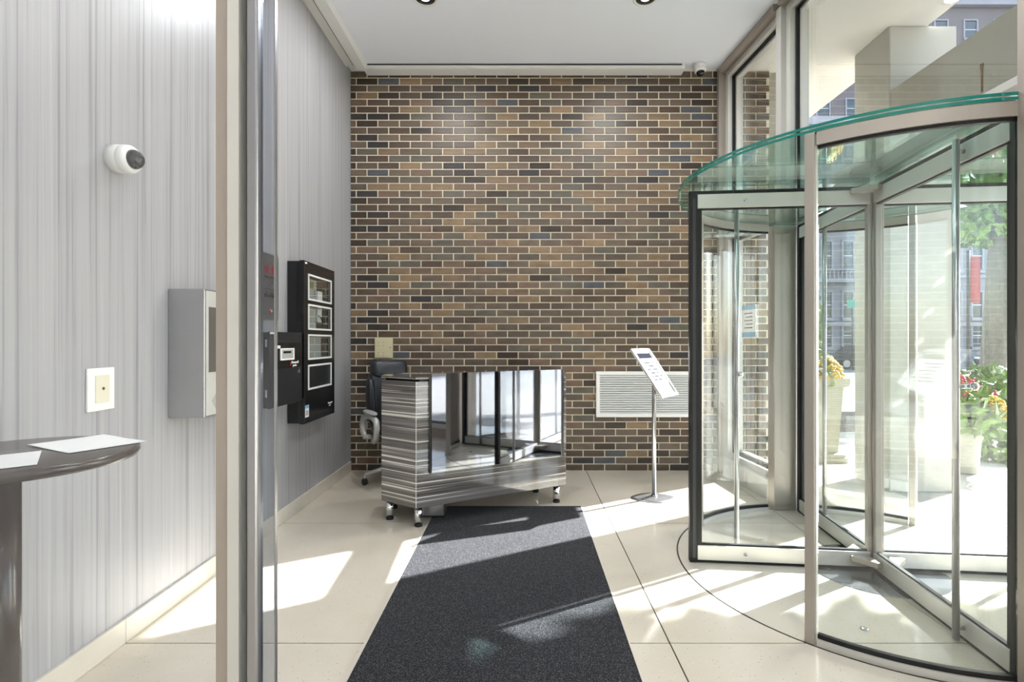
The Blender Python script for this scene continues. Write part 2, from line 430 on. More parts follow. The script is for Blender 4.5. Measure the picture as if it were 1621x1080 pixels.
# trims below the ceiling
t = struct('trim_1', MB().box(-1.48, 1.50, 4.912, YW - .004, 3.757, ZC), 'white_paint', label='white boxed rail along the top of the brick wall')
MB().box(-1.44, 1.47, 4.904, 4.914, 3.790, 3.800).build('rail_slot', 'slot', t)
MB().box(-1.44, 1.47, 4.902, 4.914, 3.762, 3.782).build('rail_lip', 'white_paint', t)
t = struct('trim_2', MB().box(XL, -1.565, YBACK, 4.90, 3.772, ZC), 'white_paint', label='white flat cornice against the grey wall')
MB().box(-1.565, -1.535, YBACK, 4.90, 3.80, ZC).build('cornice_slot', 'slot', t)
t = struct('trim_3', MB().box(-1.535, -1.45, YBACK, 4.912, 3.742, ZC), 'white_paint', label='white dropped rail beside the flat cornice')
MB().box(-1.545, -1.535, YBACK, 4.90, 3.75, 3.765).build('rail_lip', 'white_paint', t)

# ------------------------------------------------------------------ glass front
ZT0, ZT1 = 2.238, 2.250                                      # transom bar
YM0, YM1 = 3.98, 4.05                                        # mullion beside the drum
YN0, YN1 = 1.76, 1.87                                       # post at the near side of the drum
def run(mb, y0, y1, dx0, dx1, z0, z1):
    ys = [y1] + ([3.9] if y0 < 3.9 < y1 else []) + [y0]
    mb.prism([(fac(y) + dx0, y) for y in ys] + [(fac(y) + dx1, y) for y in reversed(ys)], z0, z1)
def glazing(idx, y0, y1, z0, z1, steps=True):
    """one glazed bay: stepped frame, gasket, bead, pane"""
    f = MB()
    def ringf(mb, o, wd, dx0, dx1):
        run(mb, y0 + o, y0 + o + wd, dx0, dx1, z0 + o, z1 - o); run(mb, y1 - o - wd, y1 - o, dx0, dx1, z0 + o, z1 - o)
        run(mb, y0 + o + wd, y1 - o - wd, dx0, dx1, z0 + o, z0 + o + wd); run(mb, y0 + o + wd, y1 - o - wd, dx0, dx1, z1 - o - wd, z1 - o)
    ringf(f, 0, .05, .06, .20); root = struct('window_%d' % idx, f, 'alu_light')
    g = MB(); ringf(g, .05, .014, .10, .18); g.build('gasket', 'black_rubber', root)
    b = MB(); ringf(b, .064, .02, .125, .175); b.build('bead', 'alu_light', root)
    p = MB(); run(p, y0 + .07, y1 - .07, .146, .158, z0 + .07, z1 - .07); p.build('pane', 'glass_facade', root)
    return root
# bays: the narrow one by the brick wall (below and above the transom), the wide one over the door, and those on beside the camera
fr = MB(); run(fr, YM1, YW - .004, 0, .2, ZC - .055, ZC); run(fr, YN1, YM0, 0, .2, ZC - .055, ZC)
fr2 = struct('trim_4', MB().prism([(fac(YW), YW - .004), (fac(YW), YW - .05), (fac(YW) + .2, YW - .05), (fac(YW) + .2, YW - .004)], 0, ZC - .055), 'alu_taupe', label='taupe metal jamb where glass front meets brick')
struct('trim_5', fr, 'alu_taupe', label='taupe metal head channel along the glass front')
tb = MB(); run(tb, YM1, YW - .05, .03, .2, ZT0, ZT1); struct('trim_6', tb, 'alu', label='transom bar of the narrow glass bay')
tb = MB(); run(tb, YN1, YM0, .03, .2, 2.125, ZT1); struct('trim_7', tb, 'alu', label='transom bar above the revolving door')
mu = MB(); run(mu, YM0, YM1, .02, .2, 0, ZC - .055); struct('trim_8', mu, 'alu_light', label='pale mullion between narrow bay and door')
sl = MB(); run(sl, YM1, YW - .05, .0, .2, 0.001, .15); o = struct('trim_9', sl, 'alu_light', label='low metal sill under the narrow glass bay')
glazing(1, YM1, YW - .05, .15, ZT0); glazing(2, YM1, YW - .05, ZT1, ZC - .055)
glazing(3, YN1, YM0, ZT1, ZC - .055)
struct('trim_10', MB().box(1.742, 2.12, YN0, YN1, 0, ZC), 'alu_taupe', label='tall taupe post at the near side of the door')
y = YN0; i = 4
for y0 in (.4, -1.0, -2.3, YBACK):
    glazing(i, y0 + .04, y, .12, 2.6); glazing(i + 1, y0 + .04, y, 2.66, ZC); i += 2
    struct('trim_%d' % (i + 5), MB().box(1.93, 2.12, y0, y0 + .04, 0, ZC), 'alu_taupe', label='taupe mullion of the glass front beside the camera'); y = y0
struct('trim_20', MB().box(1.95, 2.12, YBACK, YN0, 2.60, 2.66), 'alu_taupe', label='transom bar of the bays beside the camera')
struct('trim_21', MB().box(1.95, 2.12, YBACK, YN0, 0.001, .12), 'alu_taupe', label='sill of the bays beside the camera')

# ------------------------------------------------------------------ revolving door drum
drum = thing('door_drum', (DC[0], DC[1], 0), 'round glass drum with teal-edged canopy around the revolving door', 'door drum')
RO = 1.0
def arcpanel(a0, a1):
    p = MB(); p.arc(DC, RO - .006, RO + .006, a0, a1, .045, 2.03, 20); g = p.build('curved_glass', 'glass', drum)
    p = MB(); p.arc(DC, RO - .022, RO + .022, a0, a1, 2.03, 2.082, 20); p.build('header_band', 'alu', g)
    p = MB(); p.arc(DC, RO - .018, RO + .018, a0, a1, .0, .028, 20); p.build('bottom_rail', 'alu_light', g)
    p = MB(); p.arc(DC, RO - .010, RO + .010, a0, a1, .028, .046, 20); p.build('gasket', 'black_rubber', g)
    p = MB(); p.arc(DC, RO - .010, RO + .010, a0, a1, 2.018, 2.032, 20); p.build('gasket', 'black_rubber', g)
arcpanel(225.5, 261.5); arcpanel(97, 134.5); arcpanel(45.5, 84); arcpanel(276, 314.5)
for a in (224, 136, 44, 316):
    p = MB(); p.arc(DC, RO - .024, RO + .024, a - 1.05, a + 1.05, 0, 2.082, 2); q = p.build('end_post', 'alu', drum, bevel=.003)
    s = 1 if a in (224, 316) else -1
    p = MB(); p.arc(DC, RO - .012, RO + .012, a + s * 1.05 - .2, a + s * 1.05 + .2, .045, 2.03, 1); p.build('glazing_strip', 'alu_light', q)
p = MB().box(1.83, 1.995, 3.868, 3.97, 0, 2.082); p.build('throat_post', 'alu', drum, bevel=.006)
p = MB().box(1.83, 1.995, 3.60, 3.868, 2.03, 2.082)
for z0, z1 in ((2.086, 2.097), (2.103, 2.114)):
    p = MB(); p.lathe([(0.0001, z0), (1.02, z0), (1.0205, z0), (1.0205, z1), (1.02, z1), (.0001, z1)], (DC[0], DC[1], 0), 96); p.smooth = False
    p.sm = [False] * len(p.sm)
    g = p.build('canopy_glass', 'glass_teal', drum)
    e = MB(); e.arc(DC, 1.0206, 1.0235, 0, 360, z0, z1, 120); e.build('polished_edge', 'glass_edge', g)
e = MB(); e.arc(DC, .985, 1.012, 225, 314, 2.082, 2.087, 40); e.build('canopy_seat', 'black_rubber', drum)
for ax, ay in ((-.44, -.60), (-.42, .42)):
    e = MB(); e.lathe([(.016, 0.0005), (.016, .003), (.008, .003), (.007, .001), (.0001, .001)], (DC[0] + ax, DC[1] + ay, 0), 18); e.build('floor_keeper', 'chrome', drum)

rot = thing('revolving_door', (DC[0], DC[1], 0), 'four-wing glass revolving door with pale rails and black edge seals', 'revolving door')
def wing():
    w0, w1 = .03, .935
    g = MB().box(w0, w1, -.005, .005, .095, 1.98).build('wing', 'glass', rot, local=True)
    MB().box(w0, w1, -.021, .021, 1.975, 2.052).build('top_rail', 'alu_light', g, local=True, bevel=.002)
    MB().box(w0, w1, -.021, .021, .018, .098).build('bottom_rail', 'alu_light', g, local=True, bevel=.002)
    MB().box(w0, w1, -.010, .010, .098, .106).build('gasket', 'black_rubber', g, local=True)
    MB().box(w0, w1, -.010, .010, 1.967, 1.975).build('gasket', 'black_rubber', g, local=True)
    s = MB().box(.91, .935, -.012, .012, .1, 1.97); s.box(.935, .978, -.020, .020, .004, 2.072); s.build('edge_seal', 'black_rubber', g, local=True, bevel=.003)
    MB().box(.946, .962, -.0225, .0225, .03, 2.03).build('seal_strip', 'slot', g, local=True)
    MB().box(w0, .955, -.016, .016, 2.052, 2.072).build('top_seal', 'black_rubber', g, local=True)
    MB().box(w0, .955, -.014, .014, .003, .018).build('bottom_sweep', 'black_rubber', g, local=True)
    MB().box(.018, .042, -.016, .016, .02, 2.05).build('hinge_stile', 'alu', g, local=True, bevel=.003)
    b = MB().tube([(.705, -.052, .012), (.705, -.052, 2.062)], .0135, 16); b.build('push_bar', 'steel', g, local=True)
    b = MB()
    for z in (.058, 2.014): b.tube([(.705, -.052, z), (.705, -.018, z)], .009, 12)
    b.tube([(.705, -.052, 1.05), (.705, -.004, 1.05)], .009, 12); b.build('bar_standoff', 'steel', g, local=True)
    MB().ball((.705, .018, 1.05), .017, 12).tube([(.705, .004, 1.05), (.705, .012, 1.05)], .008, 10).build('push_knob', 'chrome', g, local=True)
    for z in (.058, 2.014):
        b = MB().lathe([(.009, 0), (.009, .003), (.0001, .003)], (0, 0, 0), 12, Matrix.Rotation(R(-90), 3, 'X'))
        for i in range(len(b.v)): b.v[i] = b.v[i] + Vector((.68, .021, z))
        b.build('rail_plug', 'steel', g, local=True)
    return g
w0 = wing(); w0.rotation_euler.z = R(174)
for a in (264, -6, 84):
    c = copy_tree(w0, rot); c.rotation_euler.z = R(a)
MB().tube([(0, 0, .003), (0, 0, 2.08)], .022, 16).build('spindle', 'alu', rot, local=True)
for a in (174, 264, -6, 84):
    for z0, z1 in ((.052, .082), (2.026, 2.055)):
        b = MB(); d0 = Vector((math.cos(R(a)), math.sin(R(a)), 0)); d1 = Vector((-d0.y, d0.x, 0))
        P = [d0 * .135 + d1 * .022, d0 * .09 + d1 * .022, d0 * .03 + d1 * .06, d0 * .022 + d1 * .115, d0 * .05 + d1 * .13, d0 * .105 + d1 * .075, d0 * .14 + d1 * .045]
        b.prism([(p.x, p.y) for p in P], z0, z1); b.build('hinge_bracket', 'alu_taupe', rot, local=True, bevel=.003)
dp = MB().lathe([(.34, .0004), (.34, .002), (.334, .0028), (.0001, .0028)], (0, 0, 0), 64); dp.build('floor_plate', 'floor_plate', rot, local=True)

# ------------------------------------------------------------------ side screen by the camera
YP = 1.05
def xs(u, y=YP): return (u - 828) / 840 * y
struct('trim_22', MB().box(xs(351), xs(370), YP - .02, YP + .012, 0, ZC), 'alu_taupe', label='taupe edge strip of the side screen')
struct('trim_23', MB().box(xs(370) + .0004, xs(388), YP - .024, YP + .02, 0, ZC), 'alu_light', label='pale post of the side screen')
struct('trim_24', MB().box(xs(388) + .0004, xs(401), YP + .004, YP + .03, 0, ZC), 'slot', label='dark recess in the side screen post')
struct('trim_25', MB().box(xs(400), xs(417), YP - .025, YP + .002, 0, ZC), 'steel', label='brushed steel stile of the side screen', bevel=.004)
wn = struct('window_14', MB().box(XL + .002, xs(351) - .0004, YP - .006, YP + .006, .002, ZC - .11), 'glass_side', label='clear glass side screen left of the steel stile')
fn = thing('glass_fin', (xs(428), YP, 0), 'narrow grey glass fin beside the brushed steel stile', 'glass fin')
MB().box(xs(417) + .0006, xs(438), YP - .012, YP - .002, .002, ZC - .002).build('fin_pane', 'glass_fin', fn)
MB().box(xs(438) + .0003, xs(440), YP - .012, YP - .002, .002, ZC - .002).build('fin_edge', 'steel', fn)

# ------------------------------------------------------------------ mat
mt = thing('entrance_mat', (-.1, 2.2, 0), 'long black pile runner on the floor in front of the desk', 'mat')
MB().box(-.636, .430, .25, 3.945, .0005, .009).build('pile', 'pile', mt, bevel=.003)
b = MB(); b.box(-.649, -.6365, .24, 3.955, .0005, .006); b.build('border', 'stone_base', mt)
b = MB(); b.box(.4305, .437, .24, 3.955, .0005, .006); b.build('border', 'stone_base', mt)
b = MB(); b.box(-.636, .430, 3.9455, 3.955, .0005, .006); b.build('border', 'joint', mt)

# ------------------------------------------------------------------ reception desk
A = Vector((-.700, 3.475)); FD = Vector((.871, .491)).normalized(); FN = Vector((FD.y, -FD.x))
B_ = A + FD * 1.18; L_ = Vector((-.977, 3.66)); C_ = B_ - FN * .42; D_ = Vector((-1.0, 3.95)); C2 = A - FN * .42 + FD * -.05
desk = thing('reception_desk', (-.4, 3.9, 0), 'striped grey laminate reception desk with mirrored front on chrome legs', 'desk')
poly = [A, B_, C_, D_, L_]
def off(poly, d):
    c = sum((Vector(p) for p in poly), Vector((0, 0))) / len(poly)
    return [tuple(Vector(p) + (c - Vector(p)).normalized() * d) for p in poly]
b = MB().prism([tuple(p) for p in poly], .137, .968); body = b.build('body', 'laminate', desk, bevel=.0015)
for p, q in ((A, Vector((0, 0))),):
    e = MB().prism([(A.x - .002, A.y - .003), (A.x + .002, A.y - .002), (A.x + .001, A.y + .001), (A.x - .003, A.y)], .139, .968); e.build('corner_edge', 'alu_light', body)
MB().prism(off(poly, .03), .968, .985).build('shadow_gap', 'black_matt', desk)
MB().prism(off(poly, -.004), .985, .998).build('top', 'laminate', desk, bevel=.0015)
def fp(t, o=0): return tuple(A + FD * t + FN * o)
MB().prism([fp(.098, .001), fp(1.145, .001), fp(1.145, .024), fp(.098, .024)], .365, 1.022).build('mirror_panel', 'mirror', desk, bevel=.0008)
MB().prism([fp(.085, .001), fp(.0975, .001), fp(.0975, .016), fp(.085, .016)], .36, 1.0).build('panel_gap', 'black_gloss', desk)
def leg(x, y):
    b = MB().tube([(x, y, .018), (x, y, .1368)], .0255, 20); l = b.build('leg', 'chrome', desk)
    MB().tube([(x, y, 0.0), (x, y, .019)], .0265, 20).build('foot', 'black_rubber', l)
for p in (A - FN * .06 + FD * .035, Vector((-.925, 3.685)), B_ - FN * .05 - FD * .055, C_ + FN * .05 - FD * .05, Vector((-.955, 3.93))): leg(p.x, p.y)
pb = thing('power_box', (-.62, 3.76, 0), 'small polished steel box on the floor beneath the desk', 'box')
pb.rotation_euler.z = R(0)
MB().box(-.700, -.552, 3.70, 3.83, .015, .128).build('case', 'steel', pb, bevel=.004)
MB().box(-.702, -.550, 3.698, 3.832, .0092, .0148).build('base_lip', 'black_rubber', pb)

# ------------------------------------------------------------------ office chair
ch = thing('office_chair', (-1.095, 4.665, 0), 'black leather office chair with silver loop arms behind the desk', 'chair', rz=R(33))
def pad(name, secs, mat, parent, sub=2):
    """soft cushion from rounded sections (x half width, y front, y back, z)"""
    b = MB(); b.smooth = True; vs = []; n = 10
    for hx, yf, yb, z in secs:
        ym = (yf + yb) / 2; hy = abs(yb - yf) / 2
        for j in range(n):
            a = 2 * math.pi * j / n; cx, sy = math.cos(a), math.sin(a)
            vs.append((hx * math.copysign(abs(cx) ** .55, cx), ym + hy * math.copysign(abs(sy) ** .7, sy), z))
    fs = [(k * n + j, k * n + (j + 1) % n, (k + 1) * n + (j + 1) % n, (k + 1) * n + j) for k in range(len(secs) - 1) for j in range(n)]
    m = (len(secs) - 1) * n
    fs += [tuple(range(n - 1, -1, -1)), tuple(range(m, m + n))]
    b.add(vs, fs); return b.build(name, mat, parent, local=True, subsurf=sub)
back = pad('backrest', [(.17, .20, .27, .46), (.205, .18, .28, .54), (.215, .17, .285, .68), (.21, .185, .30, .82), (.195, .20, .315, .93), (.17, .215, .32, .99)], 'leather', ch)
pad('headrest', [(.15, .17, .30, .90), (.178, .165, .325, .94), (.182, .175, .335, 1.0), (.168, .195, .335, 1.05), (.14, .225, .325, 1.068)], 'leather', back)
for s in (-1, 1):
    b = MB(); pts = [(s * .150, .166, .90), (s * .158, .158, .80), (s * .150, .150, .68), (s * .135, .152, .56)]
    b.tube(pts, .0045, 8); b.build('piping', 'slot', back, local=True)
    p = pad('bolster', [(.028, .15, .22, .50), (.036, .14, .25, .62), (.036, .15, .27, .78), (.028, .18, .29, .92)], 'leather', back)
    p.location.x = s * .185
b = MB()
pad('seat', [(.20, -.25, .16, .43), (.245, -.28, .20, .455), (.25, -.285, .21, .49), (.235, -.27, .20, .52), (.19, -.22, .16, .53)], 'leather', ch)
for s in (-1, 1):
    x = s * .255
    b = MB().tube([(x * .8, .10, .40), (x, .13, .40), (x * 1.02, .17, .44), (x * 1.02, .18, .50), (x * 1.02, .14, .565), (x * 1.02, .05, .595), (x * 1.02, -.10, .595), (x * 1.02, -.19, .575), (x * 1.02, -.215, .52),
                  (x * 1.02, -.19, .44), (x, -.12, .40), (x * .8, -.06, .40)], [.02, .026, .028, .03, .03, .028, .026, .026, .026, .026, .026, .02], 12)
    a = b.build('arm', 'grey_plastic', ch, local=True)
    q = pad('arm_pad', [(.026, -.16, .10, .612), (.036, -.19, .13, .620), (.036, -.19, .13, .636), (.026, -.16, .10, .644)], 'grey_plastic', a, 1); q.location.x = x * 1.02
MB().tube([(0, 0, .10), (0, 0, .26), (0, 0, .261), (0, 0, .43)], [.03, .03, .018, .018], 16).build('gas_column', 'black_gloss', ch, local=True)
MB().box(-.11, .11, -.12, .12, .405, .43).build('seat_plate', 'black_matt', ch, local=True, bevel=.004)
for k in range(5):
    a = R(200 - 33 + 72 * k); d = Vector((math.cos(a), math.sin(a), 0))
    b = MB().tube([d * .02 + Vector((0, 0, .125)), d * .15 + Vector((0, 0, .118)), d * .285 + Vector((0, 0, .085))], [.026, .024, .016], 10)
    l = b.build('base_leg', 'grey_plastic', ch, local=True)
    n_ = Vector((-d.y, d.x, 0)); c = d * .285 + Vector((0, 0, .0265))
    b = MB()
    for s in (-1, 1): b.tube([c + n_ * s * .008, c + n_ * s * .026], .0265, 16)
    cs = b.build('caster', 'black_rubber', l, local=True)
    MB().tube([c - n_ * .0075, c + n_ * .0075], .02, 12).tube([c, c + Vector((0, 0, .06))], .008, 8).build('caster_fork', 'grey_plastic', cs, local=True)

# ------------------------------------------------------------------ sign stand
ss = thing('sign_stand', (1.03, 4.17, 0), 'silver floor sign stand with a tilted framed notice beside the door', 'sign stand')
b = MB(); n = 36; vs = []; pr = [(1.0, 0), (1.0, .006), (.80, .012), (.30, .019), (.08, .021)]
for k, z in pr:
    for j in range(n):
        a = 2 * math.pi * j / n; x, y = math.cos(a), math.sin(a)
        vs.append((1.03 + k * x * .185, 4.17 + k * y * .13 * (1 - .35 * x * x), z))
b.smooth = True
b.add(vs, [(i * n + j, i * n + (j + 1) % n, (i + 1) * n + (j + 1) % n, (i + 1) * n + j) for i in range(len(pr) - 1) for j in range(n)] + [tuple(range(n - 1, -1, -1)), tuple(range((len(pr) - 1) * n, len(pr) * n))])
b.build('base', 'steel', ss)
P_tl, P_bl = Vector((.814, 4.02, 1.174)), Vector((1.053, 4.02, .801))
P_tr, P_br = Vector((1.014, 4.28, 1.174)), Vector((1.253, 4.28, .801))
ctr = (P_tl + P_br) / 2; W_ = (P_tr - P_tl); H_ = (P_tl - P_bl); Wn, Hn = W_.normalized(), H_.normalized(); Nn = Wn.cross(Hn).normalized()
def tilt(name, u0, u1, v0, v1, d0, d1, mat, parent, bev=0):
    vs = []
    for d in (d0, d1):
        for u, v in ((u0, v0), (u1, v0), (u1, v1), (u0, v1)): vs.append(P_bl + W_ * u + H_ * v + Nn * d)
    return MB().add(vs, [(0, 3, 2, 1), (4, 5, 6, 7), (0, 1, 5, 4), (1, 2, 6, 5), (2, 3, 7, 6), (3, 0, 4, 7)]).build(name, mat, parent, bevel=bev)
hd = tilt('holder', 0, 1, 0, 1, -.008, -.001, 'alu_light', ss)
for u0, u1, v0, v1 in ((0, .09, 0, 1), (.91, 1, 0, 1), (.09, .91, 0, .07), (.09, .91, .93, 1)): tilt('holder_rim', u0, u1, v0, v1, -.001, .007, 'steel', hd)
pg = tilt('page', .095, .905, .075, .925, -.001, .0008, 'paper', hd)
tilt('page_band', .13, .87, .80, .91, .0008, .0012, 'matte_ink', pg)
for k in range(6): tilt('page_line', .2, .8 - .1 * (k % 2), .70 - .07 * k, .722 - .07 * k, .0008, .0012, 'matte_ink', pg)
top = ctr - Nn * .012
MB().tube([(1.03, 4.17, .018), (1.03, 4.17, top.z - .09), (1.03 + (top.x - 1.03) * .2, 4.17 + (top.y - 4.17) * .2, top.z - .05), tuple(top)], [.0165, .0165, .0165, .012], 16).build('pole', 'steel', ss)
MB().tube([(1.03, 4.17, .017), (1.03, 4.17, .03)], .024, 18).build('collar', 'steel', ss)

# ------------------------------------------------------------------ things on the brick wall
vg = thing('wall_vent', (1.2, YW, .516), 'wide white louvred vent grille low on the brick wall', 'vent')
vx0, vx1, vz0, vz1 = .690, 1.70, .516, .948; yv = YW - .03
MB().box(vx0 + .01, vx1 - .01, YW - .006, YW - .002, vz0 + .01, vz1 - .01).build('back_plate', 'module_grey', vg)
for q in ((vx0, vx1, vz0, vz0 + .034), (vx0, vx1, vz1 - .034, vz1)): MB().box(q[0], q[1], yv, YW - .001, q[2], q[3]).build('frame_bar', 'white_plastic', vg, bevel=.003)
for q in ((vx0, vx0 + .034), (vx1 - .034, vx1)): MB().box(q[0], q[1], yv, YW - .001, vz0 + .034, vz1 - .034).build('frame_bar', 'white_plastic', vg, bevel=.003)
ns = 17; st = (vz1 - vz0 - .068) / ns; sl0 = None
for k in range(ns):
    if sl0 is None:
        b = MB().add([(-.471, -.012, 0), (.471, -.012, 0), (.471, .012, .013), (-.471, .012, .013), (-.471, -.012, .004), (.471, -.012, .004), (.471, .012, .017), (-.471, .012, .017)],
                     [(0, 3, 2, 1), (4, 5, 6, 7), (0, 1, 5, 4), (1, 2, 6, 5), (2, 3, 7, 6), (3, 0, 4, 7)])
        sl0 = b.build('louvre', 'white_plastic', vg, local=True); s_ = sl0
    else: s_ = sl0.copy(); C.objects.link(s_)
    s_.location = ((vx0 + vx1) / 2 - 1.2, -.016, .034 + k * st + .003)
kb = thing('key_cabinet', (-1.31, YW, 1.074), 'small beige metal box on the brick wall above the chair', 'box')
MB().box(-1.398, -1.232, YW - .045, YW - .002, 1.074, 1.266).build('case', 'beige_metal', kb, bevel=.003)
dd = MB().box(-1.390, -1.262, YW - .050, YW - .045, 1.084, 1.258).build('door', 'beige_metal', kb, bevel=.0015)
for x in (-1.37, -1.32):
    for z in (1.10, 1.125, 1.19, 1.22): MB().box(x, x + .014, YW - .0508, YW - .0499, z, z + .003).build('vent_slit', 'slot', dd)
MB().lathe([(.007, 0), (.007, .006), (.004, .008), (.0001, .008)], (-1.247, YW - .045, 1.178), 12, Matrix.Rotation(R(90), 3, 'X')).build('lock', 'chrome', kb)

def dome_cam(name, base, nrm, label, r=.06):
    nrm = Vector(nrm).normalized(); q = Vector((0, 0, 1)).rotation_difference(nrm).to_matrix()
    t_ = thing(name, base, label, 'camera', 'dome cameras')
    MB().lathe([(r, 0), (r, r * .75), (r * .97, r * .8), (r * .97, r * .86), (r, r * .9), (r * .98, r * 1.25), (r * .88, r * 1.42), (r * .68, r * 1.48), (.0001, r * 1.48)], base, 32, q).build('housing', 'white_plastic', t_)
    MB().lathe([(r * .7, r * 1.42), (r * .66, r * 1.66), (r * .52, r * 1.92), (r * .3, r * 2.08), (.0001, r * 2.13)], base, 28, q).build('dome', 'smoke_dome', t_)
    return t_
dome_cam('dome_camera', (XL + .0005, 2.125, 1.965), (.92, -.06, -.04), 'white dome camera with dark lens on the grey wall', .056)
dome_cam('dome_camera', (1.645, 4.93, ZC - .0005), (0, -.12, -1), 'white dome camera under the ceiling beside the brick wall', .055)

# ------------------------------------------------------------------ recessed ceiling lamps
def lamp(x, y, z, label, group, power, grp=True):
    t_ = thing('ceiling_lamp', (x, y, z), label, 'ceiling lamp', group)
    MB().lathe([(.093, 0), (.093, -.005), (.078, -.006), (.074, -.001), (.074, -.0006)], (x, y, z), 32).build('trim_ring', 'white_plastic', t_)
    MB().lathe([(.0738, -.0006), (.0738, -.003), (.036, -.003), (.036, -.0006)], (x, y, z), 28).build('baffle', 'black_gloss', t_)
    MB().lathe([(.0358, -.0005), (.034, -.0035), (.0001, -.005)], (x, y, z), 24).build('lens', 'lamp_glow', t_)
    ld = bpy.data.lights.new('lamp_light', 'AREA'); ld.shape = 'DISK'; ld.size = .07; ld.energy = power; ld.color = (.96, .98, 1.0); ld.spread = R(175)
    lo = bpy.data.objects.new('lamp_light', ld); C.objects.link(lo); lo.parent = t_; lo.location = (0, 0, -.012)
lamp(-.735, 3.985, ZC, 'recessed ceiling lamp nearer the grey wall', 'recessed ceiling lamps', LAMP_W)
lamp(.92, 3.985, ZC, 'recessed ceiling lamp nearer the glass front', 'recessed ceiling lamps', LAMP_W)
for yy in (2.3, .5, -1.4):
    for xx, ww in ((-.735, 'grey wall'), (.92, 'glass front')):
        lamp(xx, yy, ZC, 'recessed ceiling lamp on the %s side, %s' % (ww, {2.3: 'before the mat', .5: 'above the camera', -1.4: 'behind the camera'}[yy]), 'recessed ceiling lamps', LAMP_REAR)

# ------------------------------------------------------------------ things on the grey wall
t_ = thing('alarm_panel', (XL, 3.97, .658), 'tall black alarm cabinet with four white-framed windows on grey wall', 'alarm panel')
Y0, Y1, Z0, Z1, XF = 3.679, 4.275, .658, 1.797, -1.520
MB().box(XL + .0005, XF - .034, Y0 + .006, Y1 - .006, Z0 + .004, Z1 - .004).build('back_box', 'black_gloss', t_, bevel=.002)
WZ = [(1.526, 1.713), (1.316, 1.499), (1.102, 1.284), (.888, 1.067)]; WY = (3.752, 4.205)
b = MB()                                                    # door leaf with openings
b.box(XF - .030, XF, Y0, WY[0], Z0, Z1); b.box(XF - .030, XF, WY[1], Y1, Z0, Z1)
zz = [Z0] + [z for a_, c_ in sorted(WZ) for z in (a_, c_)] + [Z1]
for i in range(0, len(zz), 2): b.box(XF - .030, XF, WY[0], WY[1], zz[i], zz[i + 1])
dr = b.build('door', 'black_gloss', t_)
MB().box(XF, XF + .004, Y0, Y0 + .012, Z0, Z1).build('door_edge', 'black_matt', dr)
for n_, (a_, c_) in enumerate(WZ):
    b = MB(); e = .013
    b.box(XF - .002, XF + .004, WY[0], WY[1], a_, a_ + e); b.box(XF - .002, XF + .004, WY[0], WY[1], c_ - e, c_)
    b.box(XF - .002, XF + .004, WY[0], WY[0] + e, a_ + e, c_ - e); b.box(XF - .002, XF + .004, WY[1] - e, WY[1], a_ + e, c_ - e)
    wf = b.build('window_frame', 'white_plastic', dr)
    MB().box(XF - .008, XF - .005, WY[0], WY[1], a_, c_).build('window_pane', 'glass' if n_ < 3 else 'black_matt', dr)
    MB().box(XF - .0325, XF - .031, WY[0], WY[1], a_ - .01, c_ + .01).build('inner_plate', 'inside_dark' if n_ < 3 else 'black_gloss', t_)
    if n_ == 0:
        u = MB().box(XF - .030, XF - .014, 3.77, 3.94, a_ + .012, c_ - .03).build('module', 'module_grey', t_, bevel=.002)
        MB().box(XF - .014, XF - .012, 3.79, 3.88, a_ + .085, c_ - .045).build('display', 'lcd', u)
        for k in range(6): MB().box(XF - .014, XF - .012, 3.90, 3.915, a_ + .03 + k * .02, a_ + .04 + k * .02).build('key', 'slot', u)
        MB().box(XF - .030, XF - .020, 3.98, 4.07, a_ + .005, a_ + .085).build('module', 'white_plastic', t_)
    if n_ == 1:
        for k in range(4): MB().box(XF - .030, XF - .016, 3.775 + k * .042, 3.812 + k * .042, a_ + .014, c_ - .014).build('module', 'module_grey', t_, bevel=.002)
        MB().box(XF - .030, XF - .020, 3.98, 4.06, a_ + .06, c_ - .01).build('module', 'white_plastic', t_)
        MB().tube([(XF - .018, 3.98, a_ + .11), (XF - .012, 4.02, a_ + .10), (XF - .012, 4.06, a_ + .055), (XF - .018, 4.065, a_ + .03)], .004, 8).build('cable', 'black_rubber', t_)
    if n_ == 2:
        for k in range(5): MB().box(XF - .030, XF - .016, 3.775 + k * .053, 3.822 + k * .053, a_ + .014, c_ - .018).build('module', 'module_grey', t_, bevel=.002)
    if n_ < 3:
        for k in range(2): MB().box(XF - .030, XF - .024, 4.085, 4.19, a_ + .05 + .06 * k, a_ + .056 + .06 * k).build('bracket', 'alu_taupe', t_)
yv_, zv_ = Vector((0, 1, 0)), Vector((0, 0, 1))
text('maker_text', 'Honeywell', .020, 'paper', dr, frame_mx((XF + .0012, 4.135, .752), yv_, zv_)); text('maker_text', 'power', .014, 'paper', dr, frame_mx((XF + .0012, 4.155, .733), yv_, zv_))
st_ = MB().box(XF, XF + .001, 3.70, 3.765, .700, .785).build('sticker', 'paper', dr)
MB().box(XF + .001, XF + .0014, 3.70, 3.765, .762, .785).build('sticker_band', 'blue_print', st_)
for k in range(2): MB().box(XF + .001, XF + .0014, 3.717 + k * .022, 3.727 + k * .022, .712, .748).build('sticker_mark', 'black_matt', st_)
MB().box(XF, XF + .001, 3.69, 3.735, 1.777, 1.789).build('tag', 'paper', dr)

